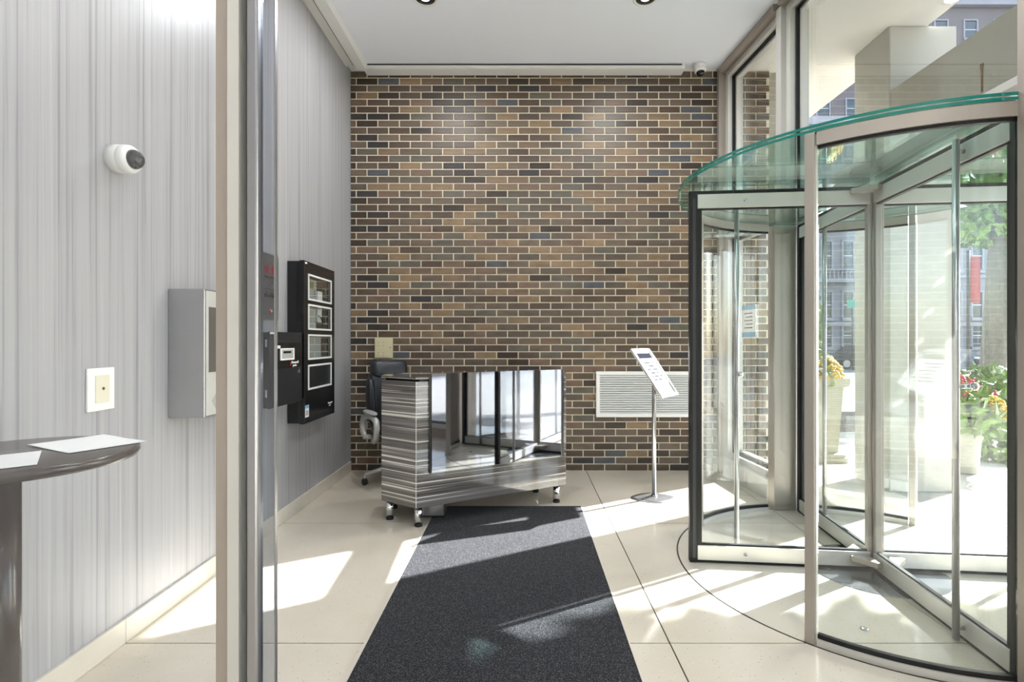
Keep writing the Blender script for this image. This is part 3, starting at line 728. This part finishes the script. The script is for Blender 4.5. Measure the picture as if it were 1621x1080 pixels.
t_ = thing('battery_cabinet', (XL, 3.38, .831), 'squat black locked cabinet in front of the tall alarm cabinet', 'cabinet')
Y0, Y1, Z0, Z1, XF = 3.15, 3.612, .831, 1.292, -1.505
MB().box(XL + .0005, XF - .014, Y0 + .004, Y1 - .004, Z0 + .003, Z1 - .003).build('case', 'black_matt', t_, bevel=.003)
dr = MB().box(XF - .013, XF, Y0, Y1, Z0, Z1).build('door', 'black_matt', t_, bevel=.002)
MB().box(XF, XF + .002, Y0 + .055, Y1 - .02, 1.065, 1.225).build('label_field', 'black_gloss', dr)
wf = MB().box(XF + .002, XF + .006, 3.285, 3.480, 1.115, 1.190).build('display_bezel', 'white_plastic', dr)
MB().box(XF + .006, XF + .0066, 3.298, 3.462, 1.125, 1.182).build('display_face', 'module_grey', wf)
MB().box(XF + .0066, XF + .0072, 3.318, 3.43, 1.158, 1.172).build('display_slot', 'black_gloss', wf)
bg_ = MB().box(XF + .002, XF + .003, 3.215, 3.285, 1.190, 1.208).build('badge', 'paper', dr)
MB().box(XF + .003, XF + .0034, 3.225, 3.275, 1.197, 1.201).build('badge_mark', 'module_grey', bg_)
MB().box(XF + .002, XF + .0028, 3.425, 3.442, 1.075, 1.102).build('maker_mark', 'red_led', dr)
text('maker_text', 'Honeywell', .024, 'paper', dr, frame_mx((XF + .0032, 3.444, 1.097), yv_, zv_)); text('maker_text', 'power', .022, 'paper', dr, frame_mx((XF + .0032, 3.462, 1.077), yv_, zv_))
MB().box(XF, XF + .006, 3.562, 3.572, 1.025, 1.045).build('lock', 'chrome', dr)
MB().box(XF, XF + .001, Y0 + .006, Y0 + .075, 1.278, 1.290).build('tag', 'paper', dr)
for z in (.90, 1.20): MB().tube([(XF - .02, Y0 - .003, z), (XF - .02, Y0 - .003, z + .045)], .006, 10).build('hinge', 'steel', t_)

t_ = thing('annunciator_panel', (XL, 3.34, 1.373), 'grey steel annunciator plate with red lamps on grey wall', 'control panel')
XF = XL + .018
pl = MB().box(XL + .0005, XF, 3.165, 3.515, 1.373, 1.794).build('plate', 'steel', t_, bevel=.002)
for yy in (3.335, 3.405):
    lw = MB().box(XF, XF + .003, yy, yy + .035, 1.665, 1.715).build('lamp_window', 'red_led', pl)
    MB().box(XF, XF + .010, yy - .01, yy + .04, 1.638, 1.650).build('rocker', 'black_gloss', pl, bevel=.002)
    for zz in (1.615, 1.585, 1.545): MB().lathe([(.005, 0), (.005, .003), (.0001, .003)], (XF, yy + .015, zz), 10, Matrix.Rotation(R(90), 3, 'Y')).build('button', 'black_gloss', pl)
    MB().box(XF, XF + .003, yy - .01, yy + .045, 1.515, 1.535).build('slot_plate', 'black_gloss', pl)
MB().box(XF, XF + .0008, 3.33, 3.47, 1.566, 1.569).build('scored_line', 'slot', pl)
kn = MB().lathe([(.017, 0), (.017, .004), (.012, .006), (.0001, .006)], (XF, 3.405, 1.428), 20, Matrix.Rotation(R(90), 3, 'Y')).build('key_ring', 'red_led', pl)
MB().lathe([(.008, .006), (.008, .009), (.0001, .009)], (XF, 3.405, 1.428), 14, Matrix.Rotation(R(90), 3, 'Y')).build('key_lock', 'white_plastic', kn)
for zz in (1.72, 1.455): MB().lathe([(.005, 0), (.004, .003), (.0001, .003)], (XF, 3.492, zz), 10, Matrix.Rotation(R(90), 3, 'Y')).build('screw', 'chrome', pl)

t_ = thing('sanitiser_box', (XL, 2.62, .88), 'stainless steel wall box with brown window behind the side screen', 'wall box')
b = MB().box(XL + .0005, -1.470, 2.447, 2.84, .880, 1.478); cs = b.build('case', 'steel', t_, bevel=.004)
MB().box(-1.470, -1.466, 2.456, 2.832, .888, 1.470).build('front_plate', 'alu_light', t_, bevel=.0015)
MB().box(-1.466, -1.463, 2.475, 2.74, 1.09, 1.395).build('front_window', 'inside_dark', t_)
MB().add([(-1.4662, 2.50, .955), (-1.4662, 2.53, .985), (-1.4662, 2.56, .955), (-1.4662, 2.53, .915), (-1.4650, 2.50, .955), (-1.4650, 2.53, .985), (-1.4650, 2.56, .955), (-1.4650, 2.53, .915)],
         [(4, 5, 6, 7), (0, 1, 5, 4), (1, 2, 6, 5), (2, 3, 7, 6), (3, 0, 4, 7)]).build('front_mark', 'module_grey', t_)

t_ = thing('wall_switch', (XL, 2.05, 1.05), 'white square switch plate on the grey wall above the round table', 'switch')
pl = MB().box(XL + .0005, XL + .009, 1.985, 2.117, .967, 1.132).build('plate', 'white_plastic', t_, bevel=.003)
k_ = MB().box(XL + .009, XL + .012, 2.02, 2.088, .998, 1.104).build('insert', 'cream_plastic', pl, bevel=.001)
MB().lathe([(.006, 0), (.006, .002), (.0001, .002)], (XL + .012, 2.056, 1.052), 12, Matrix.Rotation(R(90), 3, 'Y')).build('sensor', 'inside_dark', k_)

# ------------------------------------------------------------------ round table with papers
TC = (-1.36, 1.42); TZ = .935
t_ = thing('pedestal_table', (TC[0], TC[1], 0), 'small round dark table on a pedestal by the grey wall', 'table')
b = MB().lathe([(.0001, TZ - .030), (.255, TZ - .030), (.268, TZ - .026), (.274, TZ - .015), (.272, TZ - .004), (.264, TZ), (.0001, TZ)], (TC[0], TC[1], 0), 64); b.build('table_top', 'table_top', t_)
MB().lathe([(.036, .0212), (.036, TZ - .045)], (TC[0] - .03, TC[1], 0), 32).build('pedestal', 'table_top', t_)
MB().lathe([(.042, TZ - .045), (.09, TZ - .0302)], (TC[0] - .03, TC[1], 0), 32).build('collar', 'steel', t_)
MB().lathe([(.2, 0), (.2, .008), (.07, .02), (.0001, .021)], (TC[0] - .03, TC[1], 0), 40).build('foot_plate', 'black_matt', t_)
def sheet(c, w_, h_, rz, z, label):
    b = MB(); n = 8
    ca, sa = math.cos(rz), math.sin(rz); vs = []
    for k in (0, 1):
        for i in range(n + 1):
            for j in range(n + 1):
                x, y = (i / n - .5) * w_, (j / n - .5) * h_
                vs.append((c[0] + x * ca - y * sa, c[1] + x * sa + y * ca, z + .0006 + .003 * abs(x / w_) ** 2 + .002 * (math.sin(y * 30) * .5 + .5) * abs(y / h_) + k * .0009))
    g = (n + 1) ** 2; fs = []
    for i in range(n):
        for j in range(n):
            a_ = i * (n + 1) + j; q = [a_, a_ + n + 1, a_ + n + 2, a_ + 1]; fs.append([x + g for x in q]); fs.append(q[::-1])
    b.smooth = True; b.add(vs, fs); o = b.build('paper_sheet', 'paper'); tag(o, label, 'paper', 'papers on the round table')
    L = MB()
    for k in range(7):
        y = (.33 - k * .085) * h_; x0, x1 = -.38 * w_, (.36 - .1 * (k % 3)) * w_; zz = z + .0058
        p = [(x0, y), (x1, y), (x1, y + .004), (x0, y + .004)]
        L.prism([(c[0] + x * ca - yy * sa, c[1] + x * sa + yy * ca) for x, yy in p], zz - .0012, zz - .0009)
    return o
sheet((-1.275, 1.555), .19, .25, R(62), TZ, 'white paper lying at the far side of the round table')
sheet((-1.30, 1.315), .15, .21, R(40), TZ, 'white paper lying at the near side of the round table')

# ------------------------------------------------------------------ notice on the narrow glass bay
t_ = thing('glass_notice', (1.99, 4.75, 1.28), 'white notice with blue bands stuck on the narrow glass bay', 'notice')
def nb_(name, y0, y1, z0, z1, d, mat, par):
    b = MB(); run(b, y0, y1, .1455 - d, .1458 - d + .0004, z0, z1); return b.build(name, mat, par)
sh = nb_('sheet', 4.60, 4.84, 1.27, 1.555, .001, 'paper', t_)
nb_('band', 4.60, 4.84, 1.515, 1.555, .0022, 'blue_print', sh); nb_('band', 4.60, 4.84, 1.27, 1.315, .0022, 'blue_print', sh)
for k in range(5): nb_('text_line', 4.65, 4.80 - .03 * (k % 2), 1.35 + k * .032, 1.358 + k * .032, .0022, 'ink', sh)

# ------------------------------------------------------------------ outside: portico
struct('ceiling_portico', MB().box(2.13, 3.30, YBACK, 9.5, ZC, ZC + .25), 'soffit', loc=(0, 0, 0), label='cream soffit of the portico outside')
struct('wall_portico_pier', MB().box(XB + .002, XB + .16, YW + .05, YW + .30, 0, ZC), 'cream_stucco', loc=(0, 0, 0))
t_ = thing('portico_column', (3.27, 4.55, 0), 'thick square cream column outside the revolving door', 'column')
MB().box(2.99, 3.54, 4.33, 4.79, 0, ZC - .001).build('shaft', 'cream_stucco', t_, bevel=.01)
t_ = thing('portico_beam', (3.2, 2.0, 2.78), 'rust-stained cream concrete beam outside above the door', 'beam')
MB().box(3.0, 3.34, YBACK, 4.329, 2.78, 3.28).build('beam_body', 'cream_stucco', t_)
MB().box(2.985, 3.0, YBACK, 4.329, 2.745, 2.79).build('beam_edge', 'white_paint', t_)
rs = MB().box(2.9975, 3.0, 3.46, 3.475, 2.86, 3.02).box(2.997, 3.0, 3.455, 3.482, 3.02, 3.05); rs.build('rust_stain', plain('rust', (126, 104, 84), .9), t_)
lamp(2.88, 5.54, ZC, 'recessed lamp in the soffit outside the glass front', 'recessed ceiling lamps', 4.0)

# planters and flowers
def leaves(name, n, shape, size, mat, parent, seed, kind='stuff', jitter=1.0, long=1.6):
    rnd = random.Random(seed); b = MB()
    for _ in range(n):
        p = Vector(shape(rnd)); d = Vector((rnd.gauss(0, 1), rnd.gauss(0, 1), rnd.gauss(.3, .8))).normalized(); e = d.orthogonal().normalized()
        e = Matrix.Rotation(rnd.uniform(0, 6.28), 3, d) @ e; f = d.cross(e); s = size * rnd.uniform(.6, 1.3)
        b.add([p - e * s * long * .5, p - f * s * .35, p + e * s * long * .5 + d * s * .15, p + f * s * .35], [(0, 1, 2, 3)])
    o = b.build(name, mat, parent); o['kind'] = kind; return o
def blooms(name, n, shape, r, mat, parent, seed):
    rnd = random.Random(seed); b = MB()
    for _ in range(n):
        p = Vector(shape(rnd)); s = r * rnd.uniform(.7, 1.25)
        vs = [p + Vector(v) * s for v in ((1, 0, 0), (-1, 0, 0), (0, 1, 0), (0, -1, 0), (0, 0, .8), (0, 0, -.8))]
        b.add(vs, [(0, 2, 4), (2, 1, 4), (1, 3, 4), (3, 0, 4), (2, 0, 5), (1, 2, 5), (3, 1, 5), (0, 3, 5)])
    o = b.build(name, mat, parent); o['kind'] = 'stuff'; return o
def dome(c, rx, ry, rz, shell=.55):
    def f(rnd):
        while True:
            v = Vector((rnd.uniform(-1, 1), rnd.uniform(-1, 1), rnd.uniform(-.15, 1)))
            if shell < v.length < 1: return (c[0] + v.x * rx, c[1] + v.y * ry, c[2] + v.z * rz)
    return f
def shellf(c, rx, ry, rz):
    def f(rnd):
        v = Vector((rnd.gauss(0, 1), rnd.gauss(0, 1), abs(rnd.gauss(0, 1)))).normalized() * rnd.uniform(.9, 1.04)
        return (c[0] + v.x * rx, c[1] + v.y * ry, c[2] + v.z * rz)
    return f
def planter(x, y, w_, h_, label, z=0):
    t_ = thing('stone_planter', (x, y, z), label, 'planter')
    b = MB(); S = [(.53, 0), (.53, .05), (.50, .055), (.50, .085), (.40, .10), (.47, h_ - .12), (.47, h_ - .10), (.54, h_ - .085), (.56, h_ - .06), (.56, h_), (.46, h_), (.44, h_ - .05)]
    vs = []
    for k, zz in S:
        q = w_ * k
        vs += [(x - q, y - q, z + zz), (x + q, y - q, z + zz), (x + q, y + q, z + zz), (x - q, y + q, z + zz)]
    b.add(vs, [(i * 4 + j, i * 4 + (j + 1) % 4, (i + 1) * 4 + (j + 1) % 4, (i + 1) * 4 + j) for i in range(len(S) - 1) for j in range(4)] + [(3, 2, 1, 0)])
    b.build('pot', 'planter', t_)
    MB().box(x - w_ * .44, x + w_ * .44, y - w_ * .44, y + w_ * .44, z + h_ - .055, z + h_ - .045).build('soil', 'mulch', t_)
    return t_
planter(3.02, 5.60, .48, .86, 'square cream stone planter with yellow flowers beside the column')
t_ = thing('flowering_plant', (3.02, 5.60, .815), 'mound of yellow flowers in the square planter beside the column', 'plant')
leaves('foliage', 420, dome((3.02, 5.60, .84), .30, .30, .36, .3), .06, 'leaf_light', t_, 3); blooms('blossoms', 360, shellf((3.06, 5.58, .84), .27, .27, .27), .020, 'yellow', t_, 4)
leaves('tall_leaves', 160, dome((2.98, 5.66, .95), .16, .16, .42, .2), .09, 'leaf', t_, 5, long=2.6)
t_ = thing('urn_planter', (4.15, 5.05, 0), 'tapered cream urn planter holding mixed flowers, further right', 'planter')
MB().lathe([(.15, 0), (.15, .02), (.145, .03), (.165, .30), (.19, .36), (.185, .38), (.205, .40), (.205, .445), (.18, .445), (.17, .41), (.0001, .40)], (4.15, 5.05, 0), 32).build('pot', 'planter', t_)
t_ = thing('flowering_plant', (4.15, 5.05, .41), 'yellow and green plants growing from the urn planter', 'plant')
leaves('foliage', 300, dome((4.20, 5.05, .45), .30, .28, .34, .2), .09, 'leaf_light', t_, 8, long=2.6); blooms('blossoms', 260, shellf((4.38, 5.02, .52), .19, .17, .20), .020, 'yellow', t_, 9)
leaves('tall_leaves', 120, dome((4.06, 5.08, .60), .13, .13, .33, .1), .10, 'leaf', t_, 10, long=2.4); blooms('pink_blossoms', 60, shellf((4.1, 5.0, .72), .15, .15, .20), .018, 'red_petal', t_, 11)
def bush(x, y, z, r, h, label, seed, mats=('leaf_light', 'white_petal'), nl=420, nf=160, ls=.09):
    t_ = thing('flowering_shrub', (x, y, z), label, 'shrub')
    leaves('foliage', nl, dome((x, y, z), r, r, h, .2), ls, mats[0], t_, seed); blooms('blossoms', nf, shellf((x, y, z), r * .95, r * .95, h * .95), r * .07, mats[1], t_, seed + 1)
bush(4.95, 5.55, 0, .30, .36, 'low shrub with white flowers beside the urn planter', 21)
bush(7.0, 8.0, -.05, .52, .95, 'rounded pale green shrub below the tree trunk', 23, ('leaf_light', 'white_petal'), 700, 120, .12)
bush(5.85, 7.0, -.05, .5, .85, 'shrub with pink flowers in the bed behind the urn', 25, ('leaf', 'red_petal'), 600, 140, .11)
bush(8.35, 9.0, -.05, .6, .9, 'light green shrub at the far right of the bed', 27, ('leaf_light', 'white_petal'), 600, 100, .12)

# ground outside
G = MB().box(1.9, 60, 7.2, 60, -.56, -.36); struct('ground_road', G, 'asphalt', loc=(0, 0, 0), label='grey road beyond the portico')
G2 = MB().box(6.2, 60, YBACK - 6, 7.2, -.56, -.36); struct('ground_side', G2, 'asphalt', loc=(0, 0, 0), label='grey road to the right of the portico')
struct('ground_bed', MB().box(1.9, 9.5, 7.2, 9.6, -.5, -.04), 'mulch', loc=(0, 0, 0), label='mulch bed behind the planters')
struct('ground_bed_side', MB().box(6.2, 9.5, 5.6, 7.2, -.5, -.045), 'mulch', loc=(0, 0, 0), label='mulch bed beside the paving')
struct('ground_walk', MB().box(1.9, 26, 9.6, 17.5, -.5, -.20), 'concrete', loc=(0, 0, 0), label='pale pavement along the road')
struct('ground_walk_side', MB().box(6.2, 26, -6, 5.6, -.5, -.06), 'concrete', loc=(0, 0, 0), label='pale pavement to the right')

# trees
def tree(x, y, z, h, r0, crown, label, seed, mat, nl, ls, lean=(0, 0)):
    t_ = thing('street_tree', (x, y, z), label, 'tree'); rnd = random.Random(seed)
    pts = [(x, y, z), (x + lean[0] * .15, y, z + .25), (x + lean[0] * .4, y, z + h * .35), (x + lean[0] * .7, y, z + h * .7), (x + lean[0], y, z + h)]
    tr = MB().tube(pts, [r0 * 1.45, r0 * 1.1, r0, r0 * .9, r0 * .7], 14).build('trunk', 'bark', t_)
    for k in range(5):
        a = rnd.uniform(0, 6.28); L = crown[3] * .8; p = Vector(pts[3]).lerp(Vector(pts[4]), k / 4)
        MB().tube([p, p + Vector((math.cos(a) * L * .5, math.sin(a) * L * .5, .5)), p + Vector((math.cos(a) * L, math.sin(a) * L, 1.1))], [r0 * .4, r0 * .25, r0 * .08], 8).build('branch', 'bark', tr)
    c = crown
    def f(r):
        while True:
            v = Vector((r.uniform(-1, 1), r.uniform(-1, 1), r.uniform(-1, 1)))
            if .25 < v.length < 1: return (c[0] + v.x * c[3], c[1] + v.y * c[3], c[2] + v.z * c[4])
    leaves('crown', nl, f, ls, mat, t_, seed)
tree(10.9, 12.4, -.2, 5.2, .24, (10.9, 12.6, 5.4, 2.3, 1.9), 'thick-trunked street tree right of the column', 31, 'leaf_light', 3400, .22, (.35, 0))
tree(8.6, 3.85, -.06, 4.6, .2, (8.2, 4.06, 6.5, 2.55, 2.3), 'leafy tree out of view, added to shade the door from the right', 37, 'leaf', 7000, .30)  # unseen tree, added so its crown shades the near half of the door
tree(7.95, 14.8, -.2, 1.3, .07, (7.95, 14.8, 1.7, .42, .7), 'slender young tree left of the column', 33, 'leaf_light', 900, .16)
tree(18.2, 35, -.36, 3.2, .14, (18.2, 35, 4.2, 1.2, 1.2), 'small dark tree in front of the stone house', 35, 'leaf_dark', 900, .26)

# far houses
def house(name, x0, x1, y, z0, z1, label, wall, wins, bands, depth=8, balcony=None):
    t_ = thing(name, ((x0 + x1) / 2, y, z0), label, 'building')
    MB().box(x0, x1, y, y + depth, z0, z1).build('wall', wall, t_)
    for z, hh, pr in bands: MB().box(x0, x1, y - pr, y, z, z + hh).build('string_course', 'stone_light', t_)
    for x, z, ww, hh in wins:
        f = MB(); e = .14
        f.box(x - ww / 2 - e, x - ww / 2, y - .12, y, z - e, z + hh + e); f.box(x + ww / 2, x + ww / 2 + e, y - .12, y, z - e, z + hh + e)
        f.box(x - ww / 2, x + ww / 2, y - .12, y, z + hh, z + hh + e); f.box(x - ww / 2 - e, x + ww / 2 + e, y - .2, y, z - e - .1, z)
        fo = f.build('window', 'stone_light', t_)
        MB().box(x - ww / 2, x + ww / 2, y - .03, y - .002, z, z + hh).build('pane', 'window_dark', fo)
        MB().box(x - ww / 2, x + ww / 2, y - .06, y - .03, z + hh * .5 - .03, z + hh * .5 + .03).build('meeting_rail', 'white_paint', fo)
    return t_
wins = []
for zz, hh in ((-.1 + .9, 1.7), (3.0, 1.9), (6.6, 2.1), (10.4, 2.0), (14.0, 1.9)):
    for xx in [19.6 + 1.62 * k for k in range(14)]: wins.append((xx, zz, .72, hh))
hs_ = house('stone_house', 18.2, 43, 40, -.4, 18, 'grey stone house across the road with tall windows', 'stone_grey', wins,
           [(2.35, .28, .22), (6.0, .2, .16), (9.7, .3, .25), (13.4, .2, .16), (17.4, .6, .5)] + [(.1 + .45 * k, .07, .05) for k in range(5)])
for k in range(9): MB().box(22.2 + k * .3, 22.28 + k * .3, 39.45, 39.53, 5.9, 6.5).build('baluster', 'stone_light', hs_)
bl = MB().box(22.0, 24.9, 39.35, 40, 5.6, 5.9).build('balcony_floor', 'stone_light', hs_); MB().box(22.0, 24.9, 39.40, 39.56, 6.5, 6.62).build('balcony_rail', 'stone_light', hs_)
wins = [(x, z, 1.2, 1.8) for z in (8, 12, 16, 20, 24, 28, 32) for x in [30.5 + 3.0 * k for k in range(10)]]
house('brown_block', 29, 60, 54, -.4, 36, 'tall brown apartment block behind the stone house', 'brown_wall', wins, [(35.2, .8, .5)], 6)
rs_ = thing('street_banner', (14.6, 17.4, -.2), 'red banner on a thin post beyond the column', 'banner')
MB().tube([(14.6, 17.4, -.2), (14.6, 17.4, 4.2)], .05, 10).build('post', 'slot', rs_); MB().box(14.66, 14.98, 17.38, 17.41, 2.5, 4.0).build('cloth', 'red_sign', rs_)
gs = thing('street_sign', (18.0, 29.0, -.36), 'small green street sign on a post by the dark tree', 'sign')
MB().tube([(18.0, 29.0, -.36), (18.0, 29.0, 3.6)], .05, 10).build('post', 'slot', gs); MB().box(17.7, 18.5, 28.93, 28.98, 3.05, 3.5).build('plate', 'green_sign', gs)

# parked car
def car(x, y, z, label):
    t_ = thing('parked_car', (x, y, z), label, 'car')
    low = [(-2.1, .25), (-2.15, .55), (-2.05, .78), (-1.2, .88), (1.35, .92), (2.05, .80), (2.15, .5), (2.1, .25)]
    roof = [(-1.2, .88), (-.45, 1.36), (.55, 1.42), (1.2, 1.2), (1.6, .92)]
    def slab(mb, pts, y0, y1, inset=0):
        n = len(pts); vs = [(x + a, y + y0, z + b) for a, b in pts] + [(x + a, y + y1, z + b) for a, b in pts]
        mb.add(vs, [tuple(range(n)), tuple(range(2 * n - 1, n - 1, -1))] + [(i, i + n, (i + 1) % n + n, (i + 1) % n) for i in range(n)])
    b = MB(); slab(b, low, -.9, .9); bd = b.build('body', 'car_paint', t_, bevel=.06)
    b = MB(); slab(b, roof, -.72, .72); b.build('cabin', 'car_paint', t_, bevel=.05)
    b = MB(); slab(b, [(-1.0, .93), (-.42, 1.28), (.5, 1.33), (1.1, 1.14), (1.3, .95)], -.735, .735); b.build('side_windows', 'car_glass', t_)
    for a in (-1.35, 1.35):
        for s in (-1, 1):
            w_ = MB().tube([(x + a, y + s * .72, z + .33), (x + a, y + s * .92, z + .33)], .33, 20).build('wheel', 'tyre', t_)
            MB().tube([(x + a, y + s * .90, z + .33), (x + a, y + s * .93, z + .33)], .2, 14).build('hub', 'steel', w_)
    for s in (-1, 1): MB().box(x - 2.13, x - 2.0, y + s * .65 - .18, y + s * .65 + .18, z + .58, z + .72).build('headlamp', 'white_plastic', bd)
car(19.4, 30.5, -.36, 'dark parked car on the road before the stone house')
car(27.5, 29.0, -.36, 'dark parked car further right along the road')
